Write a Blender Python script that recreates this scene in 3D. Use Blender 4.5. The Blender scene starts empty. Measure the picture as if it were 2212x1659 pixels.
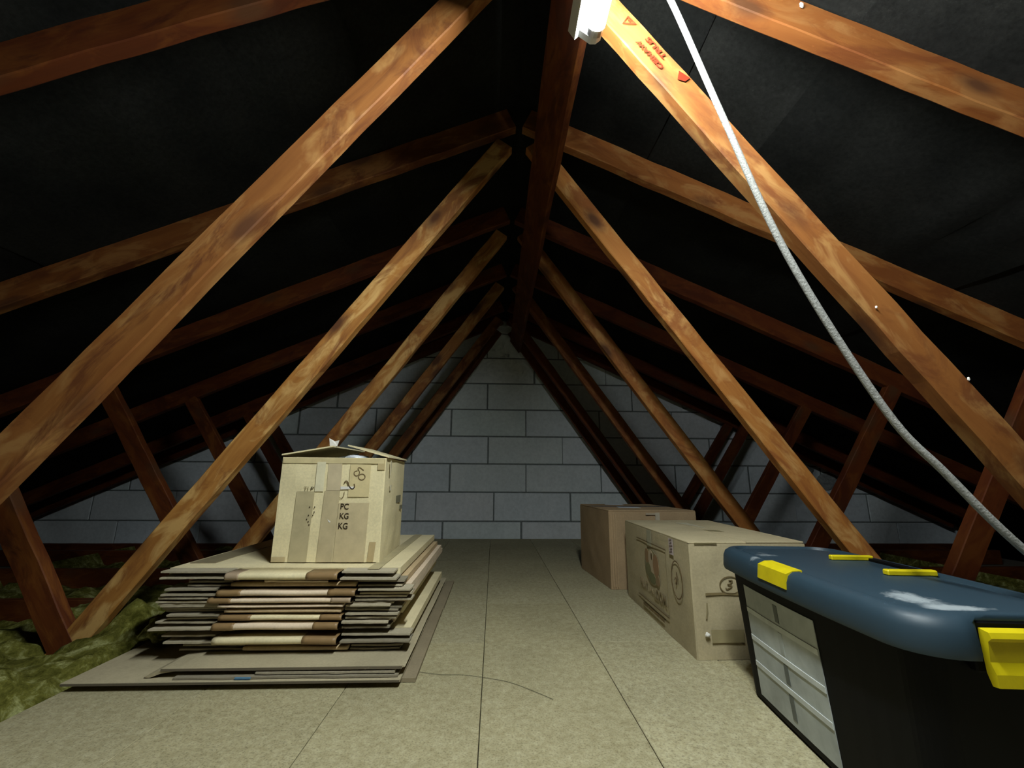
import bpy, bmesh, math, random
from mathutils import Vector, Matrix, noise
random.seed(7)
S = bpy.context.scene
COL = S.collection

# ------------------------------------------------------------------ camera, world, exposure
cam_d = bpy.data.cameras.new('camera'); cam = bpy.data.objects.new('camera', cam_d); COL.objects.link(cam)
FPX, PITCH, YAW, ROLL = 914.27, 0.2171, 0.0404, 0.0064
cam_d.sensor_width = 36.0; cam_d.lens = FPX / 2212 * 36.0; cam_d.clip_start = 0.02
_f = Vector((math.sin(YAW) * math.cos(PITCH), math.cos(YAW) * math.cos(PITCH), math.sin(PITCH)))
_r = Vector((math.cos(YAW), -math.sin(YAW), 0)); _u = _r.cross(_f)
_r2 = math.cos(ROLL) * _r + math.sin(ROLL) * _u; _u2 = -math.sin(ROLL) * _r + math.cos(ROLL) * _u
cam.matrix_world = Matrix(((_r2.x, _u2.x, -_f.x, -0.0746), (_r2.y, _u2.y, -_f.y, 0.0), (_r2.z, _u2.z, -_f.z, 0.4737), (0, 0, 0, 1)))
S.camera = cam
W = bpy.data.worlds.new('attic_dark'); S.world = W; W.use_nodes = True
W.node_tree.nodes['Background'].inputs[0].default_value = (0, 0, 0, 1)
W.node_tree.nodes['Background'].inputs[1].default_value = 0.0
S.view_settings.view_transform = 'Standard'; S.view_settings.look = 'None'
S.view_settings.gamma = 1.0; S.view_settings.use_curve_mapping = False
S.view_settings.exposure = 0.0
S.cycles.use_denoising = True
S.cycles.max_bounces = 3; S.cycles.diffuse_bounces = 2; S.cycles.use_light_tree = False
S.cycles.use_adaptive_sampling = True; S.cycles.adaptive_threshold = 0.05; S.cycles.adaptive_min_samples = 12
TUBE_POWER = 350.0           # radiance of the fluorescent tube, the only lamp in the loft
TUBE_COLOUR = (0.93, 1.0, 0.98)

# ------------------------------------------------------------------ material helpers
def new_mat(name):
    m = bpy.data.materials.new(name); m.use_nodes = True
    nt = m.node_tree; b = nt.nodes['Principled BSDF']
    return m, nt, b
def nd(nt, t, **kw):
    n = nt.nodes.new(t)
    for k, v in kw.items():
        if k.startswith('i_'): n.inputs[k[2:].replace('_', ' ')].default_value = v
        else: setattr(n, k, v)
    return n
def ramp(nt, fac, stops, interp='LINEAR'):
    r = nt.nodes.new('ShaderNodeValToRGB'); r.color_ramp.interpolation = interp
    e = r.color_ramp.elements
    while len(e) < len(stops): e.new(0.5)
    for q, (p, c) in zip(e, stops):
        q.position = p; q.color = (c[0], c[1], c[2], 1) if len(c) == 3 else c
    nt.links.new(fac, r.inputs[0]); return r
def g(v): return (v, v, v)
def mix(nt, fac, a, b, mode='MIX', clamp=True):
    n = nt.nodes.new('ShaderNodeMix'); n.data_type = 'RGBA'; n.blend_type = mode; n.clamp_factor = clamp
    for sock, v in ((n.inputs[0], fac), (n.inputs[6], a), (n.inputs[7], b)):
        if hasattr(v, 'is_output'): nt.links.new(v, sock)
        elif isinstance(v, (int, float)): sock.default_value = v
        else: sock.default_value = (v[0], v[1], v[2], 1)
    return n.outputs[2]
def coords(nt, scale=(1, 1, 1), rnd=True, kind='Object'):
    tc = nd(nt, 'ShaderNodeTexCoord'); out = tc.outputs[kind]
    if rnd:
        oi = nd(nt, 'ShaderNodeObjectInfo'); mu = nd(nt, 'ShaderNodeVectorMath', operation='SCALE')
        cb = nd(nt, 'ShaderNodeCombineXYZ')
        for s in cb.inputs: s.default_value = 1.0
        nt.links.new(cb.outputs[0], mu.inputs[0]); nt.links.new(oi.outputs['Random'], mu.inputs['Scale'])
        m10 = nd(nt, 'ShaderNodeVectorMath', operation='SCALE'); m10.inputs['Scale'].default_value = 37.0
        nt.links.new(mu.outputs[0], m10.inputs[0])
        ad = nd(nt, 'ShaderNodeVectorMath', operation='ADD')
        nt.links.new(out, ad.inputs[0]); nt.links.new(m10.outputs[0], ad.inputs[1]); out = ad.outputs[0]
    mp = nd(nt, 'ShaderNodeMapping'); mp.inputs['Scale'].default_value = scale
    nt.links.new(out, mp.inputs[0]); return mp.outputs[0]
def noise_n(nt, vec, scale, detail=4, rough=0.55, dist=0.0):
    n = nd(nt, 'ShaderNodeTexNoise'); n.inputs['Scale'].default_value = scale; n.inputs['Detail'].default_value = detail
    n.inputs['Roughness'].default_value = rough; n.inputs['Distortion'].default_value = dist
    nt.links.new(vec, n.inputs['Vector']); return n.outputs[0]
def bump(nt, b, h, strength, dist=0.01):
    n = nd(nt, 'ShaderNodeBump'); n.inputs['Strength'].default_value = strength; n.inputs['Distance'].default_value = dist
    nt.links.new(h, n.inputs['Height']); nt.links.new(n.outputs[0], b.inputs['Normal'])
def attr(nt, name):
    a = nd(nt, 'ShaderNodeAttribute', attribute_type='OBJECT', attribute_name=name); return a

def mat_wood():
    m, nt, b = new_mat('sawn_pine')
    v = coords(nt, (1, 1, 1))
    vs = nd(nt, 'ShaderNodeMapping'); vs.inputs['Scale'].default_value = (2.0, 30, 30); nt.links.new(v, vs.inputs[0])
    vb = nd(nt, 'ShaderNodeMapping'); vb.inputs['Scale'].default_value = (7, 17, 17); nt.links.new(v, vb.inputs[0])
    vk = nd(nt, 'ShaderNodeMapping'); vk.inputs['Scale'].default_value = (4.2, 9, 9); nt.links.new(v, vk.inputs[0])
    grain = noise_n(nt, vs.outputs[0], 1.0, 5, 0.6, 0.6)
    blot = noise_n(nt, vb.outputs[0], 1.0, 4, 0.6, 0.8)
    base = ramp(nt, grain, [(0.25, (0.21, 0.080, 0.016)), (0.5, (0.35, 0.155, 0.034)), (0.75, (0.45, 0.225, 0.056))])
    pale = ramp(nt, blot, [(0.48, g(0)), (0.62, g(1))])
    c1 = mix(nt, pale.outputs[0], base.outputs[0], (0.55, 0.335, 0.115))
    dk = noise_n(nt, vb.outputs[0], 0.55, 5, 0.65, 1.2)
    dirt = ramp(nt, dk, [(0.38, g(0.9)), (0.49, g(0))])
    c2 = mix(nt, dirt.outputs[0], c1, (0.17, 0.062, 0.016))
    rd = attr(nt, 'redness')
    c3 = mix(nt, rd.outputs['Fac'], c2, (0.36, 0.105, 0.018))
    shade_fac = attr(nt, 'painted_shade').outputs['Fac']
    c3 = mix(nt, shade_fac, c3, mix(nt, 1.0, c3, (0.33, 0.205, 0.12), 'MULTIPLY'), clamp=False)  # darkens a whole timber: light and shade painted into its wood colour
    k = nd(nt, 'ShaderNodeTexVoronoi'); k.inputs['Scale'].default_value = 1.0; k.inputs['Randomness'].default_value = 1.0
    nt.links.new(vk.outputs[0], k.inputs['Vector'])
    kr = ramp(nt, k.outputs['Distance'], [(0.13, g(1)), (0.19, g(0.55)), (0.30, g(0))])
    c4 = mix(nt, kr.outputs[0], c3, (0.085, 0.03, 0.009))
    nt.links.new(c4, b.inputs['Base Color'])
    b.inputs['Roughness'].default_value = 0.72; b.inputs['Specular IOR Level'].default_value = 0.3
    bump(nt, b, grain, 0.35, 0.003)
    return m
def mat_simple(name, col, rough=0.6, spec=0.4, noise_scale=None, var=0.25, bmp=0.0, metallic=0.0, tint=False):
    m, nt, b = new_mat(name)
    b.inputs['Roughness'].default_value = rough; b.inputs['Specular IOR Level'].default_value = spec; b.inputs['Metallic'].default_value = metallic
    src = None
    if tint:
        src = attr(nt, 'tint').outputs['Color']
    if noise_scale:
        n = noise_n(nt, coords(nt), noise_scale, 5, 0.6)
        r = ramp(nt, n, [(0.3, g(1 - var)), (0.7, g(1.0))])
        out = mix(nt, 1.0, src if src is not None else col, r.outputs[0], 'MULTIPLY')
        nt.links.new(out, b.inputs['Base Color'])
        if bmp: bump(nt, b, n, bmp, 0.004)
    elif src is not None: nt.links.new(src, b.inputs['Base Color'])
    else: b.inputs['Base Color'].default_value = (*col, 1)
    return m
def mat_cardboard():
    m, nt, b = new_mat('cardboard')
    t = attr(nt, 'tint').outputs['Color']
    v = coords(nt)
    n1 = noise_n(nt, v, 7, 5, 0.6); r1 = ramp(nt, n1, [(0.3, g(0.82)), (0.7, g(1.05))])
    n2 = noise_n(nt, v, 160, 3, 0.7); r2 = ramp(nt, n2, [(0.3, g(0.9)), (0.7, g(1.06))])
    c = mix(nt, 1.0, mix(nt, 1.0, t, r1.outputs[0], 'MULTIPLY'), r2.outputs[0], 'MULTIPLY')
    nt.links.new(c, b.inputs['Base Color']); b.inputs['Roughness'].default_value = 0.85; b.inputs['Specular IOR Level'].default_value = 0.2
    bump(nt, b, n1, 0.12, 0.006)
    return m
def mat_chipboard():
    m, nt, b = new_mat('chipboard')
    v = coords(nt)
    n1 = noise_n(nt, v, 260, 3, 0.7); n2 = noise_n(nt, v, 70, 4, 0.7); n3 = noise_n(nt, v, 3.0, 4, 0.6)
    c = ramp(nt, n2, [(0.28, (0.335, 0.295, 0.175)), (0.5, (0.42, 0.38, 0.24)), (0.72, (0.50, 0.46, 0.31))])
    s = ramp(nt, n1, [(0.33, g(0.62)), (0.48, g(1.0)), (0.7, g(1.12))])
    c2 = mix(nt, 1.0, c.outputs[0], s.outputs[0], 'MULTIPLY')
    d = ramp(nt, n3, [(0.3, g(0.84)), (0.65, g(1.0))])
    c3 = mix(nt, 1.0, c2, d.outputs[0], 'MULTIPLY')
    oi = nd(nt, 'ShaderNodeObjectInfo'); r = ramp(nt, oi.outputs['Random'], [(0, (0.93, 0.91, 0.84)), (1, (1.0, 1.0, 1.0))])
    c4 = mix(nt, 1.0, c3, r.outputs[0], 'MULTIPLY')
    nt.links.new(c4, b.inputs['Base Color']); b.inputs['Roughness'].default_value = 0.8; b.inputs['Specular IOR Level'].default_value = 0.2
    bump(nt, b, n2, 0.15, 0.002)
    return m
def mat_felt():
    m, nt, b = new_mat('bitumen_felt')
    v = coords(nt); n = noise_n(nt, v, 90, 4, 0.7); n2 = noise_n(nt, v, 4, 4, 0.6)
    c = ramp(nt, n2, [(0.3, (0.006, 0.0063, 0.006)), (0.7, (0.016, 0.016, 0.0145))])
    s = ramp(nt, n, [(0.3, g(0.6)), (0.7, g(1.25))])
    nt.links.new(mix(nt, 1.0, c.outputs[0], s.outputs[0], 'MULTIPLY'), b.inputs['Base Color'])
    b.inputs['Roughness'].default_value = 0.95; b.inputs['Specular IOR Level'].default_value = 0.1
    bump(nt, b, n, 0.3, 0.002)
    return m
def mat_block():
    m, nt, b = new_mat('aircrete_block')
    v = coords(nt); n = noise_n(nt, v, 40, 4, 0.7); n2 = noise_n(nt, v, 5, 4, 0.6)
    c = ramp(nt, n2, [(0.3, (0.78, 0.84, 0.87)), (0.7, (0.88, 0.93, 0.96))])
    s = ramp(nt, n, [(0.25, g(0.86)), (0.6, g(1.0))])
    oi = nd(nt, 'ShaderNodeObjectInfo'); r = ramp(nt, oi.outputs['Random'], [(0, (0.94, 0.97, 1.0)), (0.5, (1.0, 0.97, 0.98)), (1, (0.95, 1.0, 0.97))])
    nt.links.new(mix(nt, 1.0, mix(nt, 1.0, c.outputs[0], s.outputs[0], 'MULTIPLY'), r.outputs[0], 'MULTIPLY'), b.inputs['Base Color'])
    b.inputs['Roughness'].default_value = 0.9; b.inputs['Specular IOR Level'].default_value = 0.2
    bump(nt, b, n, 0.3, 0.003)
    return m
def mat_insulation():
    m, nt, b = new_mat('glass_wool')
    v = coords(nt, rnd=False); n = noise_n(nt, v, 22, 6, 0.7, 0.5); n2 = noise_n(nt, v, 180, 3, 0.7)
    c = ramp(nt, n, [(0.35, (0.05, 0.05, 0.008)), (0.52, (0.14, 0.136, 0.028)), (0.70, (0.38, 0.39, 0.165))])
    s = ramp(nt, n2, [(0.3, g(0.7)), (0.7, g(1.1))])
    nt.links.new(mix(nt, 1.0, c.outputs[0], s.outputs[0], 'MULTIPLY'), b.inputs['Base Color'])
    b.inputs['Roughness'].default_value = 1.0; b.inputs['Specular IOR Level'].default_value = 0.05
    bump(nt, b, n2, 0.6, 0.004)
    return m
def mat_lid():
    m, nt, b = new_mat('blue_lid_plastic')
    v = coords(nt, (1, 1, 1), rnd=False)
    n = noise_n(nt, v, 30, 7, 0.78, 0.6)
    tot = None
    for (cx, cy, rx, ry, th_) in ((-0.055, -0.195, 0.050, 0.085, 0.62), (-0.075, 0.165, 0.045, 0.06, 0.40), (-0.128, 0.10, 0.02, 0.03, 0.45), (-0.02, -0.235, 0.07, 0.02, 0.5)):
        mp = nd(nt, 'ShaderNodeMapping'); mp.inputs['Location'].default_value = (-cx / rx, -cy / ry, 0); mp.inputs['Scale'].default_value = (1 / rx, 1 / ry, 0)
        nt.links.new(v, mp.inputs[0]); ln = nd(nt, 'ShaderNodeVectorMath', operation='LENGTH'); nt.links.new(mp.outputs[0], ln.inputs[0])
        near = ramp(nt, ln.outputs['Value'], [(0.0, g(th_)), (1.0, g(0))])
        tot = near.outputs[0] if tot is None else mix(nt, 1.0, tot, near.outputs[0], 'ADD')
    sumn = mix(nt, 1.0, tot, n, 'ADD')
    wear = ramp(nt, sumn, [(0.74, g(0)), (1.0, g(0.8))])
    f = wear.outputs[0]
    c = mix(nt, f, (0.021, 0.042, 0.060), (0.34, 0.38, 0.40))
    nt.links.new(c, b.inputs['Base Color']); b.inputs['Roughness'].default_value = 0.5; b.inputs['Specular IOR Level'].default_value = 0.4
    return m
def mat_tube():
    m, nt, b = new_mat('glowing_tube')
    b.inputs['Base Color'].default_value = (0.9, 0.9, 0.9, 1)
    b.inputs['Emission Color'].default_value = (*TUBE_COLOUR, 1); b.inputs['Emission Strength'].default_value = TUBE_POWER
    return m
M = dict(wood=mat_wood(), card=mat_cardboard(), chip=mat_chipboard(), felt=mat_felt(), block=mat_block(), wool=mat_insulation(), lid=mat_lid(), tube=mat_tube(),
    mortar=mat_simple('mortar', (0.27, 0.30, 0.30), 0.95, 0.1, 60, 0.4, 0.3),
    mortar_pale=mat_simple('pale_mortar', (0.36, 0.38, 0.38), 0.95, 0.1, 50, 0.4, 0.4),
    plaster=mat_simple('ceiling_board', (0.20, 0.18, 0.15), 0.95, 0.1),
    tape=mat_simple('parcel_tape', (0.3, 0.2, 0.1), 0.45, 0.4, 30, 0.2, 0.0, tint=True),
    ink=mat_simple('ink', (0.05, 0.03, 0.02), 0.8, 0.1, tint=True),
    black=mat_simple('black_plastic', (0.0025, 0.0025, 0.003), 0.6, 0.12),
    yellow=mat_simple('yellow_plastic', (0.62, 0.50, 0.006), 0.5, 0.3, 25, 0.2),
    window=mat_simple('frosted_plastic', (0.50, 0.54, 0.53), 0.5, 0.3, 16, 0.35),
    rib=mat_simple('frosted_rib', (0.68, 0.72, 0.71), 0.5, 0.35, 20, 0.25),
    rib_dark=mat_simple('dark_rib', (0.12, 0.135, 0.13), 0.5, 0.35),
    white=mat_simple('white_enamel', (0.75, 0.76, 0.76), 0.4, 0.5),
    metal=mat_simple('pin_metal', (0.6, 0.6, 0.6), 0.35, 0.5, metallic=0.9),
    cable=mat_simple('braided_cord', (0.34, 0.34, 0.32), 0.85, 0.2, 260, 0.35, 0.5),
    bag=mat_simple('white_plastic_bag', (0.7, 0.74, 0.8), 0.35, 0.5, 30, 0.3, 0.5),
    fleck=mat_simple('pale_fleck', (0.75, 0.72, 0.66), 0.8, 0.2),
    thread=mat_simple('dark_thread', (0.12, 0.11, 0.07), 0.9, 0.1))

# ------------------------------------------------------------------ object helpers
WM = {}
def link(o): COL.objects.link(o); return o
def empty(name, loc=(0, 0, 0), rz=0.0, label=None, cat=None, group=None, kind=None):
    o = link(bpy.data.objects.new(name, None)); o.empty_display_size = 0.1
    m = Matrix.Translation(loc) @ Matrix.Rotation(rz, 4, 'Z'); o.matrix_basis = m; WM[o.name] = m
    tag(o, label, cat, group, kind); return o
def tag(o, label=None, cat=None, group=None, kind=None):
    if label: o['label'] = label
    if cat: o['category'] = cat
    if group: o['group'] = group
    if kind: o['kind'] = kind
    return o
def put(name, me, parent=None, world=None, tint=None, red=None):
    """me is in the frame `world` (default: world axes); parent keeps its own frame."""
    o = link(bpy.data.objects.new(name, me)); world = world or Matrix()
    if parent is not None:
        o.parent = parent; o.matrix_parent_inverse = Matrix(); o.matrix_basis = WM[parent.name].inverted() @ world
    else: o.matrix_basis = world
    WM[o.name] = world.copy()
    if tint is not None: o['tint'] = [float(x) for x in tint]
    if red is not None: o['redness'] = float(red)
    return o
def mesh(name, verts, faces, mat, smooth=False):
    me = bpy.data.meshes.new(name); me.from_pydata([tuple(v) for v in verts], [], faces); me.materials.append(mat)
    bm = bmesh.new(); bm.from_mesh(me); bmesh.ops.recalc_face_normals(bm, faces=bm.faces); bm.to_mesh(me); bm.free()
    if smooth:
        for p in me.polygons: p.use_smooth = True
    me.update(); return me
def box_me(name, a, b, mat, bev=0.0, seg=1):
    bm = bmesh.new(); bmesh.ops.create_cube(bm, size=1.0)
    for v in bm.verts:
        v.co = Vector([(a[i] + b[i]) / 2 + v.co[i] * (b[i] - a[i]) for i in range(3)])
    if bev: bmesh.ops.bevel(bm, geom=list(bm.edges), offset=bev, segments=seg, affect='EDGES', profile=0.5)
    me = bpy.data.meshes.new(name); bm.to_mesh(me); bm.free(); me.materials.append(mat); return me
def centre_box(name, c, s, mat, bev=0.0, seg=1):
    return box_me(name, [c[i] - s[i] / 2 for i in range(3)], [c[i] + s[i] / 2 for i in range(3)], mat, bev, seg)
def extrude_poly(name, pts, thick_vec, mat, bev=0.0):
    """solid from a planar polygon (3D points) pushed along thick_vec"""
    n = len(pts); t = Vector(thick_vec)
    vs = [Vector(p) for p in pts] + [Vector(p) + t for p in pts]
    fs = [list(range(n)), list(range(2 * n - 1, n - 1, -1))] + [[i, (i + 1) % n, n + (i + 1) % n, n + i] for i in range(n)]
    me = mesh(name, vs, fs, mat)
    if bev:
        bm = bmesh.new(); bm.from_mesh(me); bmesh.ops.bevel(bm, geom=list(bm.edges), offset=bev, segments=1, affect='EDGES'); bm.to_mesh(me); bm.free()
    return me
def profile_sweep(name, prof, a, b, axis, mat, segs=1, wob=0.0, seed=0, smooth=False):
    """closed profile [(p,q)] swept along axis ('X': p=Y,q=Z / 'Y': p=X,q=Z)"""
    n = len(prof); vs = []; fs = []
    for s in range(segs + 1):
        t = a + (b - a) * s / segs
        for (p, q) in prof:
            w = wob * noise.noise((t * 9 + seed, p * 2, seed * 1.7)) if wob else 0
            w2 = wob * noise.noise((t * 7 + seed, 5.1, seed * 3.1)) if wob else 0
            vs.append((t, p + w2, q + w) if axis == 'X' else (p + w2, t, q + w))
    for s in range(segs):
        for i in range(n):
            fs.append([s * n + i, s * n + (i + 1) % n, (s + 1) * n + (i + 1) % n, (s + 1) * n + i])
    fs.append(list(range(n))); fs.append(list(range(segs * n, segs * n + n)))
    return mesh(name, vs, fs, mat, smooth)
def timber(name, A, B, across, w, t, parent, red=0.0, seed=0, wob=0.002, shade_amt=0.0):
    """sawn timber from A to B (corner line), width w along `across`, thickness t along their cross product"""
    A = Vector(A); B = Vector(B); L = (B - A).length; x = (B - A).normalized()
    z = Vector(across); z = (z - x * z.dot(x)).normalized(); y = z.cross(x)
    if y.y < 0: y = -y
    c = 0.0025
    prof = [(c, 0), (t - c, 0), (t, c), (t, w - c), (t - c, w), (c, w), (0, w - c), (0, c)]
    me = profile_sweep(name, prof, 0, L, 'X', M['wood'], max(6, int(L * 14)), wob, seed)
    F = Matrix(((x.x, y.x, z.x, A.x), (x.y, y.y, z.y, A.y), (x.z, y.z, z.z, A.z), (0, 0, 0, 1)))
    o = put(name, me, parent, F, red=red); o['painted_shade'] = float(shade_amt); return o
def tube_me(name, pts, r, mat, n=10, sub=6, caps=True):
    P = [Vector(p) for p in pts]; Q = []
    for i in range(len(P) - 1):
        p0 = P[max(i - 1, 0)]; p1 = P[i]; p2 = P[i + 1]; p3 = P[min(i + 2, len(P) - 1)]
        for s in range(sub):
            t = s / sub
            Q.append(0.5 * ((2 * p1) + (-p0 + p2) * t + (2 * p0 - 5 * p1 + 4 * p2 - p3) * t * t + (-p0 + 3 * p1 - 3 * p2 + p3) * t ** 3))
    Q.append(P[-1]); vs = []; fs = []; up = None
    for i, q in enumerate(Q):
        d = (Q[min(i + 1, len(Q) - 1)] - Q[max(i - 1, 0)]).normalized()
        if up is None: up = d.orthogonal().normalized()
        up = (up - d * up.dot(d)).normalized(); s = d.cross(up)
        for k in range(n):
            a = 2 * math.pi * k / n; vs.append(q + (up * math.cos(a) + s * math.sin(a)) * r)
    for i in range(len(Q) - 1):
        for k in range(n): fs.append([i * n + k, i * n + (k + 1) % n, (i + 1) * n + (k + 1) % n, (i + 1) * n + k])
    if caps: fs.append(list(range(n))); fs.append(list(range((len(Q) - 1) * n, len(Q) * n)))
    return mesh(name, vs, fs, mat, True)
def frame(o, u, v):
    o = Vector(o); u = Vector(u).normalized(); v = Vector(v).normalized(); n = u.cross(v)
    return Matrix(((u.x, v.x, n.x, o.x), (u.y, v.y, n.y, o.y), (u.z, v.z, n.z, o.z), (0, 0, 0, 1)))
def text_me(name, s, length, height, mat, th=0.0006, bold=0.0):
    cu = bpy.data.curves.new(name, 'FONT'); cu.body = s; cu.align_x = 'CENTER'; cu.align_y = 'CENTER'; cu.extrude = 0.01; cu.offset = bold; cu.resolution_u = 3
    ob = bpy.data.objects.new(name, cu); COL.objects.link(ob)
    me = bpy.data.meshes.new_from_object(ob.evaluated_get(bpy.context.evaluated_depsgraph_get()))
    bpy.data.objects.remove(ob); bpy.data.curves.remove(cu)
    xs = [v.co.x for v in me.vertices]; ys = [v.co.y for v in me.vertices]
    for v in me.vertices:
        v.co.x = ((v.co.x - min(xs)) / (max(xs) - min(xs)) - 0.5) * length
        v.co.y = ((v.co.y - min(ys)) / (max(ys) - min(ys)) - 0.5) * height
        v.co.z = th if v.co.z > 0 else 0.0
    me.materials.clear(); me.materials.append(mat); me.name = name; return me
def stroke_me(name, pts, w, mat, th=0.0006, closed=False):
    P = [Vector((p[0], p[1], 0)) for p in pts]; n = len(P); vs = []; fs = []
    for i, p in enumerate(P):
        a = P[i - 1] if (closed or i) else P[i]; b = P[(i + 1) % n] if (closed or i < n - 1) else P[i]
        d = (b - a).normalized(); s = Vector((-d.y, d.x, 0)) * w / 2
        vs += [p + s, p - s, p + s + Vector((0, 0, th)), p - s + Vector((0, 0, th))]
    m = n if closed else n - 1
    for i in range(m):
        j = (i + 1) % n
        fs += [[4 * i + 2, 4 * i + 3, 4 * j + 3, 4 * j + 2], [4 * i, 4 * j, 4 * j + 1, 4 * i + 1], [4 * i, 4 * i + 2, 4 * j + 2, 4 * j], [4 * i + 1, 4 * j + 1, 4 * j + 3, 4 * i + 3]]
    return mesh(name, vs, fs, mat)
def arc(cx, cy, rx, ry, a0, a1, n=16): return [(cx + rx * math.cos(math.radians(a0 + (a1 - a0) * i / n)), cy + ry * math.sin(math.radians(a0 + (a1 - a0) * i / n))) for i in range(n + 1)]
def blob_me(name, pts, mat, th=0.0006):
    n = len(pts); vs = [(p[0], p[1], 0) for p in pts] + [(p[0], p[1], th) for p in pts]
    return mesh(name, vs, [list(range(n))[::-1], list(range(n, 2 * n))] + [[i, (i + 1) % n, n + (i + 1) % n, n + i] for i in range(n)], mat)

# ------------------------------------------------------------------ roof geometry
RS, RB, RD = 0.46, 1.757, 0.088                      # roof slope (tan), rafter underside at ridge, rafter depth
RC = math.sqrt(1 + RS * RS)
RT = RB + RD * RC                                     # felt height at the ridge
TD = [0.743 + 0.591 * i for i in range(5)] + [3.40]   # front faces of the trusses
WALL_Y = 3.534
EAVE = 3.6

# ------------------------------------------------------------------ floor
floor = empty('floor', (0, 0, 0), kind='structure')
xs = [-1.034, -0.721, -0.408, -0.095, 0.218, 0.531, 0.844, 1.157]
offs = [0.16, 0.72, 0.16, 0.55, 0.155, 0.72, 0.16]
for i in range(7):
    y = offs[i] - 1.22
    while y < WALL_Y - 0.02:
        y1 = min(y + 1.22, WALL_Y - 0.004)
        dz = random.uniform(-0.0008, 0.0)
        put('chipboard_panel', box_me('chipboard_panel', (xs[i] + 0.0008, y + 0.0008, -0.018 + dz), (xs[i + 1] - 0.0008, y1 - 0.0008, dz), M['chip'], 0.0012), floor)
        y += 1.22
put('ceiling_board', box_me('ceiling_board', (-EAVE - 0.3, -1.1, -0.135), (EAVE + 0.3, WALL_Y, -0.120), M['plaster']), floor)

# ------------------------------------------------------------------ gable wall of aircrete blocks
wall = empty('wall_back', (0, WALL_Y, 0), kind='structure')
def roof_clip(poly, c):
    for sg in (-1, 1):
        out = []
        for i, p in enumerate(poly):
            q = poly[(i + 1) % len(poly)]
            fp = c - RS * sg * p[0] - p[1]; fq = c - RS * sg * q[0] - q[1]
            if fp >= 0: out.append(p)
            if fp * fq < 0:
                t = fp / (fp - fq); out.append((p[0] + (q[0] - p[0]) * t, p[1] + (q[1] - p[1]) * t))
        poly = out
        if len(poly) < 3: return []
    return poly
slab = roof_clip([(-EAVE - 0.3, -0.2), (EAVE + 0.3, -0.2), (EAVE + 0.3, 2.2), (-EAVE - 0.3, 2.2)], RT - 0.004)
put('mortar_bed', extrude_poly('mortar_bed', [(p[0], WALL_Y + 0.007, p[1]) for p in slab], (0, 0.09, 0), M['mortar']), wall)
BL, BJ = 0.623, 0.011
x0s = [-0.475, -0.693, -0.435, -0.13, -0.436, -0.143, -0.365, -0.15, -0.45, -0.12]
for c in range(-1, 9):
    zb = -0.0955 + 0.225 * c
    xo = x0s[c] if c >= 0 else -0.2
    for k in range(-7, 8):
        a = xo + k * BL + random.uniform(-0.004, 0.004); b = a + BL
        j = BJ / 2 * random.uniform(0.8, 1.3)
        if b < -EAVE + 0.2 or a > EAVE - 0.2: continue
        poly = roof_clip([(a + j, zb + BJ / 2), (b - j, zb + BJ / 2), (b - j, zb + 0.225 - BJ / 2), (a + j, zb + 0.225 - BJ / 2)], RT - 0.02)
        if len(poly) < 3: continue
        ar = abs(sum(poly[i][0] * poly[(i + 1) % len(poly)][1] - poly[(i + 1) % len(poly)][0] * poly[i][1] for i in range(len(poly)))) / 2
        if ar < 0.006: continue
        dy = random.uniform(-0.002, 0.002)
        put('block', extrude_poly('block', [(p[0], WALL_Y + dy, p[1]) for p in poly], (0, 0.08, 0), M['block'], 0.0025), wall)
def lump(name, c, s, mat, parent, seed, sub=3):
    bm = bmesh.new(); bmesh.ops.create_icosphere(bm, subdivisions=sub, radius=1.0)
    for v in bm.verts:
        d = 1 + 0.35 * noise.noise(v.co * 1.7 + Vector((seed, seed * 2, 0)))
        v.co = Vector((c[0] + v.co.x * s[0] * d, c[1] + v.co.y * s[1] * d, c[2] + v.co.z * s[2] * d))
    me = bpy.data.meshes.new(name); bm.to_mesh(me); bm.free(); me.materials.append(mat)
    return put(name, me, parent)
for i, (x, z, sx, sz) in enumerate([(1.93, 0.90, 0.075, 0.04), (2.02, 0.85, 0.05, 0.035), (1.09, 1.315, 0.06, 0.03), (1.28, 1.235, 0.09, 0.025), (1.62, 1.075, 0.10, 0.03), (2.73, 0.46, 0.09, 0.07), (2.55, 0.54, 0.07, 0.05), (-2.18, 0.80, 0.06, 0.04), (-1.05, 1.33, 0.05, 0.03), (0.0, 1.80, 0.05, 0.03)]):
    lump('mortar_lump', (x, WALL_Y - 0.004, z), (sx, 0.022, sz), M['mortar_pale'], wall, i * 3.3)

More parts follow.
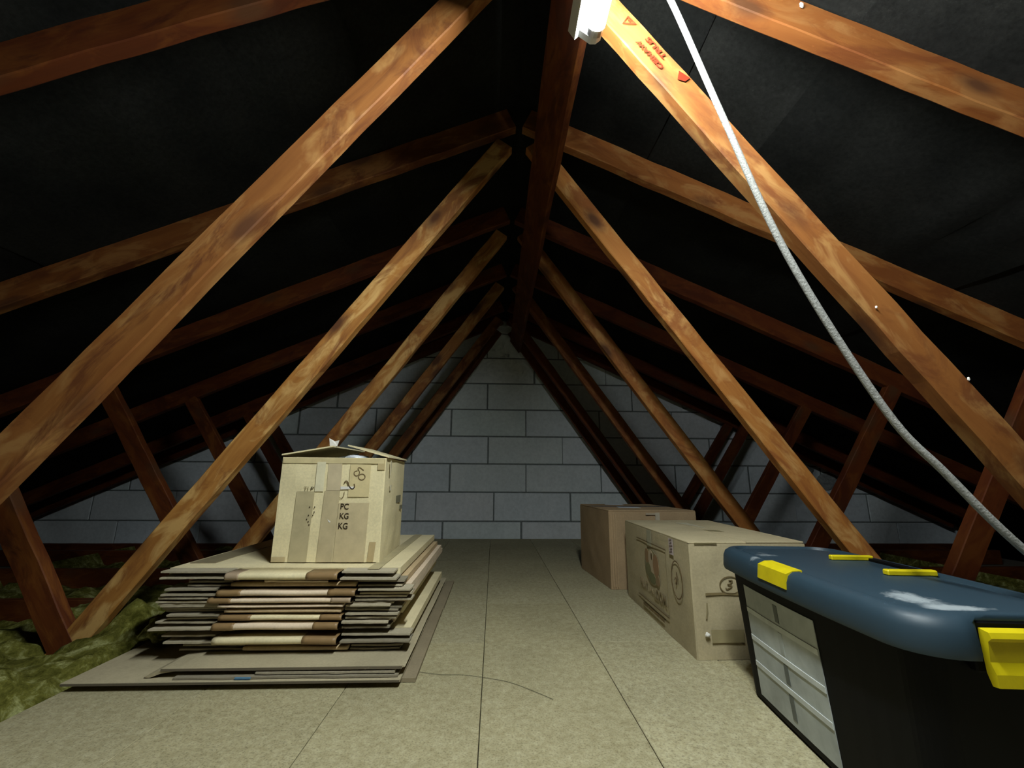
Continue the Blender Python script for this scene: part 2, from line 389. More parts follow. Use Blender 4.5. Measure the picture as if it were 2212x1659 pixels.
# ------------------------------------------------------------------ roofing felt seen between the rafters
ceil = empty('ceiling', (0, 0, RT), kind='structure')
def felt_strip(sg, xa, xb, lift, seed):
    ys = []; y = -1.1
    while y < WALL_Y + 0.001: ys.append(y); y += 0.06
    nx = max(8, int((xb - xa) / 0.04)); vs = []; fs = []
    tr = [TD[0] - 0.591 * 2, TD[0] - 0.591] + TD
    for j, yy in enumerate(ys):
        s = 0.0
        for a, b in zip(tr[:-1], tr[1:]):
            if a + 0.035 < yy < b: s = math.sin(math.pi * (yy - a - 0.035) / (b - a - 0.035))
        for i in range(nx + 1):
            x = xa + (xb - xa) * i / nx
            wr = 0.010 * s * (noise.noise((x * 9 + seed, yy * 1.2, seed)) + 0.6 * noise.noise((x * 22, yy * 1.6, seed + 4)))
            fold = 0.012 * s * max(0, noise.noise((x * 13, yy * 0.5 + seed, 9))) * min(1, max(0, (x - 0.7) * 2))
            z = RT - RS * x - lift - 0.010 * s - wr - fold
            vs.append((sg * x, yy, z)); 
    n = nx + 1
    for j in range(len(ys) - 1):
        for i in range(nx): fs.append([j * n + i, j * n + i + 1, (j + 1) * n + i + 1, (j + 1) * n + i])
    me = mesh('felt_sheet', vs, fs, M['felt'], True)
    o = put('felt_sheet', me, ceil)
    return o
for sg in (-1, 1):
    for i, (a, b) in enumerate([(0.0, 0.475), (0.455, 0.775), (0.752, 1.55), (1.53, 2.35), (2.33, 3.9)]):
        felt_strip(sg, a, b, 0.0015 - 0.0045 * (i % 2), 3 + i * 5 + sg)

# ------------------------------------------------------------------ roof trusses
WT, WS, WW = 1.2857, 0.7085, 0.067                    # inner webs: foot, slope and width
truss_lab = ['nearest roof truss, its brightly lit struts framing the view and marked with red stencils',
             'second roof truss from the front, its left strut ending beside the cardboard stack',
             'third roof truss from the front, its left strut ending behind the open carton',
             'fourth roof truss from the front, dim brown struts before the grey blocks',
             'fifth roof truss, dark struts close before the last truss at the wall',
             'last roof truss, almost black, standing against the grey block gable wall']
trusses = []
for k, d in enumerate(TD):
    t = empty('roof_truss', (0, d, 0), label=truss_lab[k], cat='roof truss', group='roof trusses along the loft'); trusses.append(t)
    T = 0.035
    for sg in (-1, 1):
        rr = (0.10 if sg < 0 else 0.38) + random.uniform(-0.05, 0.1)
        # rafter: bottom edge line, width upwards
        up = Vector((sg * RS, 0, 1))
        a0 = 0.012
        timber('rafter', (sg * a0, d, RB - RS * a0), (sg * EAVE, d, RB - RS * EAVE), up, RD, T, t, red=rr + 0.1, seed=k * 7 + sg, wob=0.003, shade_amt=(1.08 if sg < 0 else 0.68, 0.85 if sg < 0 else 0.5, 1.08, 1.1, 1.1, 1.1)[k])  # rafter tone set per side and truss, shade painted into the colour
        # inner web from ridge joint down to the tie beam; corner line = its outer edge, width towards the inside
        zt = 1.70
        timber('inner_web', (sg * (WT - WS * zt), d, zt), (sg * (WT + WS * 0.016), d, -0.016), (-sg * 1.0, 0, -WS), WW, T, t, red=rr if k else rr * 0.8, seed=k * 11 + sg * 3, wob=0.0025, shade_amt=(0.7 if sg < 0 else 0.52, 0.0, 0.1 if sg < 0 else 0.35, 0.5 if sg < 0 else 0.8, 0.75 if sg < 0 else 1.0, 1.0)[k])  # near webs darkened against lamp glare, far webs as painted shade
        # outer web from the same foot up to the middle of the rafter
        zo = 0.93
        timber('outer_web', (sg * 1.192, d, -0.016), (sg * (1.2 + 0.68 * zo), d, zo), (sg * 1.0, 0, -0.68), 0.07, T, t, red=rr, seed=k * 5 + sg * 2, wob=0.002, shade_amt=1.08)
    timber('tie_beam', (-EAVE, d, -0.118), (EAVE, d, -0.118), (0, 0, 1), 0.097, T, t, red=0.2, seed=k, wob=0.001, shade_amt=1.08)
# red stencil on the nearest right-hand web
web_r = [o for o in trusses[0].children if o.name.startswith('inner_web')][1]
INK_R = (0.135, 0.016, 0.005)
du = Vector((-WS, 0, 1)).normalized(); dv = Vector((-1, 0, -WS)).normalized(); yf = TD[0] - 0.0032
def on_web(x, z): return frame((x, yf, z), du, dv)
def stencil(name, me, x, z): return put(name, me, web_r, on_web(x, z), tint=INK_R)
stencil('stencil_lettering', text_me('stencil_lettering', 'TRUS', 0.066, 0.0135, M['ink'], bold=0.03), 0.2690, 1.4025)
stencil('stencil_lettering', text_me('stencil_lettering', 'CEIHAW', 0.088, 0.0125, M['ink'], bold=0.03), 0.2535, 1.384)
def uv(p): v_ = Vector((p[0], 0, p[1])); return (v_.dot(du), v_.dot(dv))
T1 = [uv(p) for p in ((-0.0016, 0.014), (-0.014, -0.006), (0.0146, -0.0065))]
T2 = [uv(p) for p in ((-0.0076, 0.0166), (-0.0126, -0.0066), (0.004, -0.0116), (0.0156, -0.0017))]
stencil('stencil_triangle', stroke_me('stencil_triangle', T1, 0.0045, M['ink'], closed=True), 0.2125, 1.473)
stencil('stencil_mark', stroke_me('stencil_mark', [uv((-0.002, 0.004)), uv((0.004, -0.003))], 0.003, M['ink'], 0.0009), 0.2125, 1.473)
stencil('stencil_triangle', blob_me('stencil_triangle', T2, M['ink']), 0.3235, 1.3265)

rafter_r = [o for o in trusses[0].children if o.name.startswith('rafter')][1]
for (x, y, z, s, par) in ((0.62, TD[0] - 0.004, 1.545, 0.005, rafter_r), (0.661, TD[0] - 0.004, 0.80, 0.0018, web_r), (0.815, TD[0] - 0.004, 0.66, 0.0022, web_r)):
    lump('pale_fleck', (x, y, z), (s, 0.002, s * 1.6), M['fleck'], par, x * 9, 2)

# ------------------------------------------------------------------ longitudinal binder under the ridge
nrm = Vector((-1, 0, -WS)).normalized(); alo = Vector((-WS, 0, 1)).normalized()
inn = Vector((WT - WW * math.sqrt(1 + WS * WS), 0, 0))                     # inner face of the right webs at Z=0
zb = 1.505
low = Vector((inn.x - WS * zb, 0, zb)) + nrm * 0.028
b = empty('ridge_binder', (low.x, 0, low.z), label='long dark timber binder running under the ridge beside the lit tube', cat='timber')
timber('binder_board', (low.x, -1.0, low.z), (low.x, 3.395, low.z), alo, 0.125, 0.025, b, red=0.15, seed=4, wob=0.002, shade_amt=1.08)
# keep the board on the inner side of the webs
bb = b.children[0]
WMb = WM[bb.name]; ydir = Vector((WMb[0][1], WMb[1][1], WMb[2][1]))
if ydir.dot(nrm) > 0:
    WMb.translation = WMb.translation - ydir * 0.026; bb.matrix_basis = WM[b.name].inverted() @ WMb

# ------------------------------------------------------------------ fluorescent batten
LX, LZ, LY0, LY1 = 0.125, 1.400, 0.11, 0.70
fl = empty('fluorescent_light', (LX, (LY0 + LY1) / 2, LZ), label='glowing white fluorescent tube light fixed under the ridge timber', cat='lamp')
def cyl_y(name, x, z, y0, y1, r, mat, n=14):
    vs = []; 
    for y in (y0, y1):
        for k in range(n): a = 2 * math.pi * k / n; vs.append((x + r * math.cos(a), y, z + r * math.sin(a)))
    return mesh(name, vs, [[i, (i + 1) % n, n + (i + 1) % n, n + i] for i in range(n)] + [list(range(n)), list(range(n, 2 * n))], mat, False)
tube = put('glass_tube', cyl_y('glass_tube', LX, LZ, LY0, LY1 - 0.006, 0.0190, M['tube']), fl)
put('end_cap', cyl_y('end_cap', LX, LZ, LY1 - 0.006, LY1 + 0.010, 0.0180, M['metal']), fl)
put('end_cap', cyl_y('end_cap', LX, LZ, LY0 - 0.016, LY0, 0.0180, M['metal']), fl)
BN, BT = Vector((-0.707, 0.707)), Vector((0.707, 0.707))      # the batten sits up and to the left of its tube
def bq(n_, t_): p = BN * n_ + BT * t_; return (LX + p.x, LZ + p.y)
put('batten_body', profile_sweep('batten_body', [bq(0.026, -0.031), bq(0.026, 0.026), bq(0.052, 0.022), bq(0.052, -0.024)], LY0 - 0.03, LY1 + 0.026, 'Y', M['white']), fl)
for y in (LY1 + 0.010, LY0 - 0.024):
    lh = put('lamp_holder', profile_sweep('lamp_holder', [bq(0.0255, -0.020), bq(-0.006, -0.017), bq(-0.014, -0.008), bq(-0.014, 0.008), bq(-0.006, 0.017), bq(0.0255, 0.020)], y, y + 0.014, 'Y', M['white']), fl)
    put('lamp_pin', cyl_y('lamp_pin', LX, LZ, y - 0.001, y + 0.0165, 0.006, M['metal'], 10), lh)
for y in (0.2, 0.58):
    put('bracket', extrude_poly('bracket', [(bq(0.0525, 0.016)[0], y, bq(0.0525, 0.016)[1]), (bq(0.0525, 0.004)[0], y, bq(0.0525, 0.004)[1]), (0.0905, y, 1.487), (0.1025, y, 1.487)], (0, 0.03, 0), M['white']), fl)

# ------------------------------------------------------------------ hanging white cord
cord = [(0.215, 0.725, 1.665), (0.238, 0.665, 1.50), (0.2655, 0.65, 1.411), (0.343, 0.65, 1.139), (0.425, 0.645, 0.852), (0.538, 0.635, 0.585), (0.600, 0.620, 0.485), (0.675, 0.605, 0.380), (0.80, 0.59, 0.255), (0.93, 0.60, 0.12), (1.02, 0.66, 0.012), (1.06, 0.85, 0.006)]
o = put('hanging_cord', tube_me('hanging_cord', cord, 0.0058, M['cable'], 10, 8))
tag(o, 'white cord hanging from the rafter and sagging down to the right', 'cord')

# ------------------------------------------------------------------ glass wool beside the boards
def wool(name, xa, xb, label, seed, bump_pts):
    nx, ny = int((xb - xa) / 0.018), int(3.0 / 0.018); vs = []; fs = []
    y0, y1 = 0.5, WALL_Y - 0.01
    for j in range(ny + 1):
        y = y0 + (y1 - y0) * j / ny
        for i in range(nx + 1):
            x = xa + (xb - xa) * i / nx
            p = Vector((x * 6 + seed, y * 6, seed)); h = 0.004 - 0.06 * min(1.0, max(0.0, abs(x) - 1.45) * 3) - 0.05 * min(1.0, max(0.0, y - 1.75) * 4)
            h += 0.045 * noise.noise(p) + 0.030 * noise.noise(p * 2.3) + 0.016 * noise.noise(p * 5) + 0.008 * noise.noise(p * 11)
            for (bx, by, br, bh) in bump_pts:
                h += bh * math.exp(-((x - bx) ** 2 + (y - by) ** 2) / (br * br))
            edge = min(1, (x - xa) / 0.05, (xb - x) / 0.05)
            vs.append((x, y, max(-0.115, h * edge - 0.035 * (1 - edge))))
    n = nx + 1
    for j in range(ny):
        for i in range(nx): fs.append([j * n + i, j * n + i + 1, (j + 1) * n + i + 1, (j + 1) * n + i])
    o = put(name, mesh(name, vs, fs, M['wool'], True)); tag(o, label, 'insulation', kind='stuff'); return o
wool('loft_insulation', -2.7, -1.038, 'yellow-green glass wool insulation lying left of the boarded floor', 2.0,
     [(-1.13, 1.42, 0.09, 0.075), (-1.20, 1.20, 0.10, 0.035), (-1.45, 1.15, 0.12, 0.05), (-1.16, 1.62, 0.10, 0.06), (-1.5, 1.9, 0.15, 0.06), (-1.25, 1.0, 0.10, 0.01), (-1.3, 2.2, 0.2, 0.05), (-2.0, 3.3, 0.3, 0.05)])
wool('loft_insulation', 1.14, 2.7, 'shadowed glass wool insulation right of the floor beyond the cartons', 8.0, [(1.4, 2.2, 0.2, 0.04), (1.5, 1.5, 0.2, 0.03)])

tf = lump('insulation_tuft', (-0.985, 1.37, 0.060), (0.050, 0.100, 0.030), M['wool'], None, 6.0, 5)
for v in tf.data.vertices:
    p = Vector(v.co) * 22; v.co += Vector((0.3, 0.3, 1.0)) * (0.012 * noise.noise(p) + 0.006 * noise.noise(p * 2.4))
tag(tf, 'torn yellow-green tuft of glass wool against the left end of the cardboard stack', 'insulation')

# ------------------------------------------------------------------ flattened cartons in a stack
TAN = (0.82, 0.71, 0.44); BROWN = (0.60, 0.45, 0.26); GREY = (0.47, 0.41, 0.29); PINK = (0.82, 0.66, 0.48)
TP_D = (0.30, 0.19, 0.085); TP_P = (0.44, 0.33, 0.22)
def warp_slab(name, xa, xb, ya, yb, z, th, seed, amp=0.0012, nx=14, ny=12, mat='card', tilt=0.0, rag=0.0):
    vs = []; fs = []; n = nx + 1
    for top in (0, 1):
        for j in range(ny + 1):
            for i in range(nx + 1):
                x = xa + (xb - xa) * i / nx; y = ya + (yb - ya) * j / ny
                h = amp * noise.noise((x * 4 + seed, y * 4, seed * 1.3))
                rx = rag * noise.noise((y * 40, seed, 1.0)) if i in (0, nx) else 0
                ry = rag * noise.noise((x * 40, seed, 2.0)) if j in (0, ny) else 0
                vs.append((x + rx, y + ry, z + h + th * top + tilt * (x - xa)))
    N = n * (ny + 1)
    for j in range(ny):
        for i in range(nx):
            q = [j * n + i, j * n + i + 1, (j + 1) * n + i + 1, (j + 1) * n + i]; fs.append(q[::-1]); fs.append([v + N for v in q])
    for i in range(nx):
        fs.append([i, i + 1, N + i + 1, N + i]); b_ = ny * n; fs.append([b_ + i, N + b_ + i, N + b_ + i + 1, b_ + i + 1])
    for j in range(ny):
        fs.append([j * n, N + j * n, N + (j + 1) * n, (j + 1) * n]); b_ = nx; fs.append([j * n + b_, (j + 1) * n + b_, N + (j + 1) * n + b_, N + j * n + b_])
    return mesh(name, vs, fs, M[mat])
def nose_prof(ya, yb, z, th, grow=0.0):
    r = th / 2; z -= grow; th += 2 * grow; r = th / 2
    pts = [(yb, z), (ya + r, z)]
    for i in range(1, 8):
        a = math.radians(270 - 180 * i / 8); pts.append((ya + r + r * math.cos(a) - grow, z + r + r * math.sin(a)))
    pts += [(ya + r, z + th), (yb, z + th)]
    return pts
def shade(c, a=0.55, b_=1.1): k_ = random.uniform(a, b_); return tuple(x * k_ for x in c)
def flat_box(idx, xa, xb, xm0, xm1, y0, y1, z, th, tint, label, tape=None, seed=0):
    t = empty('flattened_box', ((xa + xb) / 2, (y0 + y1) / 2, z), label=label, cat='cardboard', group='flattened cartons in the stack')
    tv = lambda: tuple(c * random.uniform(0.9, 1.05) for c in tint)
    put('panel', warp_slab('panel', xa + 0.004, xb - 0.004, y0 + 0.062, y1, z, th, seed), t, tint=tint)
    put('front_flap', profile_sweep('front_flap', nose_prof(y0 - 0.004, y0 + 0.061, z + 0.0025, th - 0.0045), xm0, xm1, 'X', M['card'], 24, 0.0016, seed, True), t, tint=tint)
    for (a, b_) in ((xa, xm0 - 0.005), (xm1 + 0.005, xb)):
        for lay in (0, 1):
            j = random.uniform(0.0, 0.016)
            put('corner_flap', warp_slab('corner_flap', a + random.uniform(-0.012, 0.012) * (a == xa), b_ + random.uniform(-0.012, 0.010) * (b_ == xb), y0 + 0.006 + j, y0 + 0.061, z + 0.0008 + (th - 0.0058) * lay, 0.0042, seed + lay * 7 + a, 0.0016, 10, 3, rag=0.003), t, tint=shade(GREY))
    for (f0, f1, col) in (tape or []):
        a = xm0 + (xm1 - xm0) * f0; b_ = xm0 + (xm1 - xm0) * f1
        put('tape_strip', profile_sweep('tape_strip', nose_prof(y0 - 0.004, y0 + 0.045, z + 0.0025, th - 0.0045, 0.0011), a, b_, 'X', M['tape'], 8, 0.0016, seed, True), t, tint=col)
    return t
ends = [(0.0, 0.17, TP_D), (0.80, 1.0, TP_D)]
rows = [ # z, thickness, xa, xb, xm0, xm1, y0, tint, tape, label
 (0.0400, 0.0140, -0.86, -0.300, -0.700, -0.440, 1.215, BROWN, None, 'dim flattened carton lying lowest in the narrow stack, just over the wide one'),
 (0.0620, 0.0200, -0.90, -0.285, -0.765, -0.462, 1.190, TAN, [(0.72, 1.0, TP_D)], 'flattened carton with one pale rounded front fold above the dark bottom gap'),
 (0.0940, 0.0190, -0.93, -0.330, -0.770, -0.462, 1.190, PINK, ends, 'flattened carton with brown taped ends, fourth from the bottom of the stack'),
 (0.1160, 0.0147, -0.90, -0.310, -0.760, -0.455, 1.195, TAN, [(0.0, 0.26, TP_D), (0.82, 1.0, TP_D)], 'flattened carton with the brightest cream strip between brown taped ends'),
 (0.1325, 0.0115, -0.92, -0.310, -0.750, -0.460, 1.200, BROWN, None, 'thin brown flattened carton in the middle of the stack'),
 (0.1455, 0.0100, -0.92, -0.330, -0.765, -0.455, 1.195, PINK, None, 'thin pinkish flattened carton just above the stack middle'),
 (0.1570, 0.0150, -0.92, -0.290, -0.790, -0.435, 1.190, PINK, [(0.0, 0.16, TP_D), (0.86, 1.0, TP_P)], 'pale flattened carton with a frayed left corner, fourth from the stack top'),
 (0.1735, 0.0170, -0.90, -0.290, -0.770, -0.425, 1.190, PINK, ends, 'pinkish flattened carton with taped ends, third from the stack top'),
 (0.1920, 0.0150, -0.86, -0.305, -0.745, -0.430, 1.205, BROWN, None, 'crumpled flattened carton with a torn front edge under the top one'),
 (0.2130, 0.0200, -0.935, -0.320, -0.750, -0.470, 1.180, TAN, [(0.0, 0.12, TP_P), (0.72, 1.0, TP_D)], 'topmost flattened carton, straw coloured, carrying the open box')]
for i, (z, th, xa, xb, m0, m1, y0, tint, tape, lab) in enumerate(rows):
    ft = flat_box(i, xa, xb, m0, m1, y0, 1.93 + random.uniform(-0.05, 0.04), z, th, tint, lab, tape, i * 4.7)
    if i == 8:
        put('torn_edge', warp_slab('torn_edge', -0.66, -0.50, 1.190, 1.235, z + th + 0.0004, 0.0035, 3, 0.001, 18, 3, rag=0.012), ft, tint=PINK)
    if i == 9:
        zt = z + th + 0.0016
        put('tape_strip', box_me('tape_strip', (-0.405, 1.215, zt - 0.001), (-0.375, 1.90, zt + 0.0006), M['tape']), ft, tint=(0.50, 0.43, 0.25))
        put('tape_strip', box_me('tape_strip', (-0.92, 1.30, zt - 0.001), (-0.85, 1.88, zt + 0.0006), M['tape']), ft, tint=(0.30, 0.25, 0.15))
# wide folded carton below
w = empty('flattened_box', (-0.62, 1.55, 0.010), label='wide flattened carton at the bottom of the stack, its left flap on the boards', cat='cardboard', group='flattened cartons in the stack')
CB = (0.46, 0.395, 0.255)
put('lower_sheet', warp_slab('lower_sheet', -1.035, -0.283, 1.108, 2.02, 0.0125, 0.0045, 5.0, 0.0005, 18, 12, rag=0.0015), w, tint=CB)
lip = [(-0.872, 0.0195), (-0.858, 0.0185), (-0.835, 0.0270), (-0.80, 0.0318), (-0.60, 0.0330), (-0.285, 0.0340), (-0.278, 0.0360), (-0.283, 0.0385), (-0.60, 0.0378), (-0.80, 0.0366), (-0.842, 0.0325)]
put('upper_sheet', profile_sweep('upper_sheet', lip, 1.128, 2.02, 'Y', M['card'], 12, 0.0015, 2.0), w, tint=CB)
put('inner_sheet', warp_slab('inner_sheet', -0.80, -0.292, 1.118, 2.0, 0.0185, 0.004, 8.0, 0.0012, 14, 8, rag=0.005), w, tint=tuple(c * 0.6 for c in GREY))
put('inner_sheet', warp_slab('inner_sheet', -0.62, -0.300, 1.124, 2.0, 0.0250, 0.004, 9.0, 0.0012, 14, 8, rag=0.005), w, tint=tuple(c * 0.8 for c in GREY))
put('corrugated_edge', box_me('corrugated_edge', (-1.033, 1.1055, 0.0126), (-0.285, 1.1068, 0.0170), M['ink']), w, tint=(0.13, 0.11, 0.075))
put('corrugated_edge', box_me('corrugated_edge', (-0.835, 1.1262, 0.0322), (-0.284, 1.1272, 0.0375), M['ink']), w, tint=(0.15, 0.125, 0.085))
put('print_patch', box_me('print_patch', (-0.66, 1.1140, 0.0190), (-0.625, 1.118, 0.0222), M['ink']), w, tint=(0.10, 0.22, 0.34))
s_ = empty('cardboard_sheet', (-0.45, 1.6, 0.0), label='brown cardboard sheet on the floor sticking out under the stack', cat='cardboard')
put('sheet', warp_slab('sheet', -0.95, -0.252, 1.135, 1.675, 0.0010, 0.0085, 3.0, 0.0006, 10, 8), s_, tint=(0.30, 0.245, 0.155))
put('sheet', warp_slab('sheet', -0.95, -0.250, 1.690, 2.10, 0.0010, 0.0085, 4.0, 0.0006, 10, 8), s_, tint=(0.32, 0.265, 0.17))

# ------------------------------------------------------------------ open carton on the stack
CX0, CX1, CY0, CY1, CZ0, CZ1 = -0.700, -0.397, 1.300, 1.625, 0.2352, 0.528
ct = empty('cardboard_box', ((CX0 + CX1) / 2, (CY0 + CY1) / 2, CZ0), label='open straw-coloured carton with handwriting, standing on the flattened stack', cat='box')
CT = (0.86, 0.75, 0.46); th = 0.005
def side_panel(name, a, b_, parent, tint, z0, z1, bulge, seed, n=14, thick=0.005):
    """vertical panel from plan point a to b_, bulging a little outwards (to the right of a->b)"""
    a = Vector((a[0], a[1], 0)); b_ = Vector((b_[0], b_[1], 0)); d = b_ - a; nn = Vector((d.y, -d.x, 0)).normalized()
    vs = []; fs = []
    for L in (0, 1):
        for j in range(n + 1):
            for i in range(n + 1):
                u = i / n; v = j / n
                off = bulge * math.sin(math.pi * u) * math.sin(math.pi * min(1, v * 1.0)) + 0.0018 * noise.noise((u * 5 + seed, v * 5, seed))
                off *= min(1, 8 * u, 8 * (1 - u))
                p = a + d * u + nn * (off - L * thick); vs.append((p.x, p.y, z0 + (z1 - z0) * v))
    m = n + 1; N = m * m
    for j in range(n):
        for i in range(n):
            q = [j * m + i, j * m + i + 1, (j + 1) * m + i + 1, (j + 1) * m + i]; fs.append(q); fs.append([x + N for x in q[::-1]])
    for i in range(n):
        fs += [[i, i + 1, N + i + 1, N + i], [n * m + i, n * m + i + 1, N + n * m + i + 1, N + n * m + i], [i * m, (i + 1) * m, N + (i + 1) * m, N + i * m], [i * m + n, (i + 1) * m + n, N + (i + 1) * m + n, N + i * m + n]]
    return put(name, mesh(name, vs, fs, M['card'], False), parent, tint=tint)
side_panel('side_panel', (CX0, CY0), (CX1, CY0), ct, CT, CZ0, CZ1, 0.0, 1)
side_panel('side_panel', (CX1, CY0), (CX1 - 0.012, CY1), ct, CT, CZ0, CZ1, 0.006, 2)
side_panel('side_panel', (CX1 - 0.012, CY1), (CX0, CY1), ct, CT, CZ0, CZ1, 0.0, 3)
side_panel('side_panel', (CX0, CY1), (CX0, CY0), ct, CT, CZ0, CZ1, 0.003, 4)
put('bottom', box_me('bottom', (CX0 + 0.006, CY0 + 0.006, CZ0 + 0.001), (CX1 - 0.014, CY1 - 0.006, CZ0 + 0.006), M['card']), ct, tint=CT)
# two lifted top flaps meeting like a low tent, a third folded inside
put('top_flap', extrude_poly('top_flap', [(CX0 - 0.006, CY0 + 0.002, 0.5335), (-0.560, CY0 + 0.004, 0.5595), (-0.556, CY1 - 0.01, 0.562), (CX0, CY1, 0.532)], (0, 0, 0.004), M['card']), ct, tint=CT)
put('top_flap', extrude_poly('top_flap', [(CX1 + 0.006, CY0 + 0.004, 0.529), (CX1 - 0.004, CY1, 0.532), (-0.528, CY1 - 0.005, 0.568), (-0.524, CY0 + 0.03, 0.5645)], (0, 0, 0.004), M['card']), ct, tint=CT)
put('torn_tab', extrude_poly('torn_tab', [(-0.578, CY0 + 0.03, 0.562), (-0.556, CY0 + 0.03, 0.564), (-0.552, CY0 + 0.032, 0.582), (-0.566, CY0 + 0.034, 0.579), (-0.583, CY0 + 0.032, 0.588)], (0, 0.0015, 0), M['fleck']), ct)
lump('plastic_bag', (-0.500, CY0 + 0.045, 0.520), (0.038, 0.022, 0.020), M['bag'], None, 4.0, 3)
bag = bpy.data.objects['plastic_bag']; tag(bag, 'crumpled white plastic bag showing inside the open carton', 'bag')
yf = CY0 - 0.0021
def cf(x, z, rot=0.0):
    c, s = math.cos(rot), math.sin(rot); return frame((x, yf, z), (c, 0, s), (-s, 0, c))
def ctape(x0, x1, z0, z1, col, skew=0.0, lay=0.0):
    put('tape_strip', extrude_poly('tape_strip', [(x0, yf - lay, z1), (x1, yf - lay, z1), (x1 + skew, yf - lay, z0), (x0 + skew, yf - lay, z0)], (0, 0.0008, 0), M['tape']), ct, tint=col)
ctape(-0.565, -0.525, 0.433, 0.527, (0.652, 0.547, 0.359), 0.002, 0.0000)
ctape(-0.648, -0.597, 0.236, 0.430, (0.544, 0.466, 0.279), -0.004, 0.0001)
ctape(-0.568, -0.524, 0.236, 0.432, (0.577, 0.482, 0.295), -0.006, 0.0002)
ctape(-0.524, -0.437, 0.236, 0.398, (0.620, 0.514, 0.311), -0.003, 0.0004)
ctape(-0.428, -0.410, 0.238, 0.290, (0.544, 0.418, 0.220), -0.004, 0.0005)
ctape(-0.420, -0.399, 0.493, 0.524, (0.588, 0.472, 0.252), 0.0, 0.0006)
ctape(-0.500, -0.440, 0.415, 0.508, (0.727, 0.606, 0.333), 0.0, 0.0007)
ctape(-0.697, -0.402, 0.511, 0.526, (0.695, 0.585, 0.327), 0.0, 0.0008)
ctape(-0.698, -0.660, 0.237, 0.250, (0.620, 0.499, 0.284), 0.0, 0.0010)
ctape(-0.597, -0.572, 0.43, 0.515, (0.835, 0.768, 0.532), 0.0, 0.0011)
INK_B = (0.045, 0.032, 0.018); INK_F = (0.17, 0.12, 0.06)
yf -= 0.0011
for (txt, x, z, L, H) in (('PC', -0.5065, 0.388, 0.023, 0.0165), ('KG', -0.5055, 0.3615, 0.025, 0.0165), ('KG', -0.5065, 0.334, 0.026, 0.0175)):
    put('printed_lettering', text_me('printed_lettering', txt, L, H, M['ink'], bold=0.012), ct, cf(x, z, -0.02), tint=INK_B)
put('printed_lettering', text_me('printed_lettering', 'P', 0.008, 0.009, M['ink'], bold=0.01), ct, cf(-0.604, 0.4385, -0.05), tint=INK_B)
put('printed_lettering', text_me('printed_lettering', 'TI', 0.013, 0.010, M['ink']), ct, cf(-0.622, 0.4385, -0.05), tint=(0.30, 0.25, 0.14))
for (x, z) in ((-0.606, 0.386), (-0.592, 0.386), (-0.592, 0.372), (-0.607, 0.363), (-0.595, 0.363), (-0.606, 0.345), (-0.603, 0.337), (-0.611, 0.352)):
    put('printed_speck', blob_me('printed_speck', arc(0, 0, 0.0016, 0.0022, 0, 320, 7), M['ink']), ct, cf(x, z), tint=INK_B)
H8 = [(0.010, 0.020), (0.002, 0.024), (-0.002, 0.021), (-0.001, 0.012), (-0.002, 0.006), (-0.008, 0.002), (-0.013, 0.005), (-0.014, 0.011), (-0.010, 0.017), (-0.004, 0.020)]
def smooth_pts(P, sub=5):
    Q = []
    for i in range(len(P) - 1):
        p0, p1, p2, p3 = P[max(i - 1, 0)], P[i], P[i + 1], P[min(i + 2, len(P) - 1)]
        for s in range(sub):
            t = s / sub
            Q.append(tuple(0.5 * (2 * p1[k] + (-p0[k] + p2[k]) * t + (2 * p0[k] - 5 * p1[k] + 4 * p2[k] - p3[k]) * t * t + (-p0[k] + 3 * p1[k] - 3 * p2[k] + p3[k]) * t ** 3) for k in (0, 1)))
    return Q + [P[-1]]
def hand(parent, F, pts, wd=0.0026, col=INK_F, closed=False):
    put('handwriting', stroke_me('handwriting', smooth_pts(pts) if not closed else pts, wd, M['ink'], closed=closed), parent, F, tint=col)
hand(ct, cf(-0.474, 0.478), [(0.014, 0.013), (0.002, 0.021), (-0.003, 0.018), (0.002, 0.008), (0.000, 0.000), (-0.007, -0.003), (-0.013, 0.002), (-0.012, 0.009), (-0.004, 0.012)])
hand(ct, cf(-0.474, 0.478), arc(0.010, -0.006, 0.0095, 0.0085, 0, 345, 16), closed=True)
hand(ct, cf(-0.505, 0.446), [(-0.009, 0.008), (-0.004, 0.014), (0.001, 0.011), (0.006, 0.000), (0.012, -0.007), (0.018, -0.008), (0.022, -0.002), (0.020, 0.006)], 0.003, (0.13, 0.085, 0.04))
hand(ct, cf(-0.515, 0.418), [(0.004, 0.012), (0.003, 0.0), (-0.003, -0.007), (-0.009, -0.005)], 0.0016)
put('white_sticker', extrude_poly('white_sticker', [(-0.523, yf - 0.0006, 0.4445), (-0.483, yf - 0.0006, 0.4445), (-0.483, yf - 0.0006, 0.4375), (-0.523, yf - 0.0006, 0.436)], (0, 0.0008, 0), M['fleck']), ct)
put('white_sticker', extrude_poly('white_sticker', [(-0.552, yf, 0.352), (-0.543, yf, 0.346), (-0.545, yf, 0.343), (-0.550, yf, 0.347)], (0, 0.0008, 0), M['fleck']), ct)
for (y, z, sy, sz, col) in ((1.345, 0.50, 0.004, 0.022, (0.62, 0.55, 0.38)), (1.36, 0.44, 0.006, 0.008, (0.6, 0.55, 0.4)), (1.50, 0.40, 0.035, 0.012, (0.25, 0.23, 0.14)), (1.56, 0.37, 0.02, 0.007, (0.25, 0.23, 0.14))):
    put('scuff_mark', box_me('scuff_mark', (CX1 + 0.0055 - 0.012 * (y - CY0) / 0.325, y - sy, z - sz), (CX1 + 0.0072 - 0.012 * (y - CY0) / 0.325, y + sy, z + sz), M['tape']), ct, tint=col)

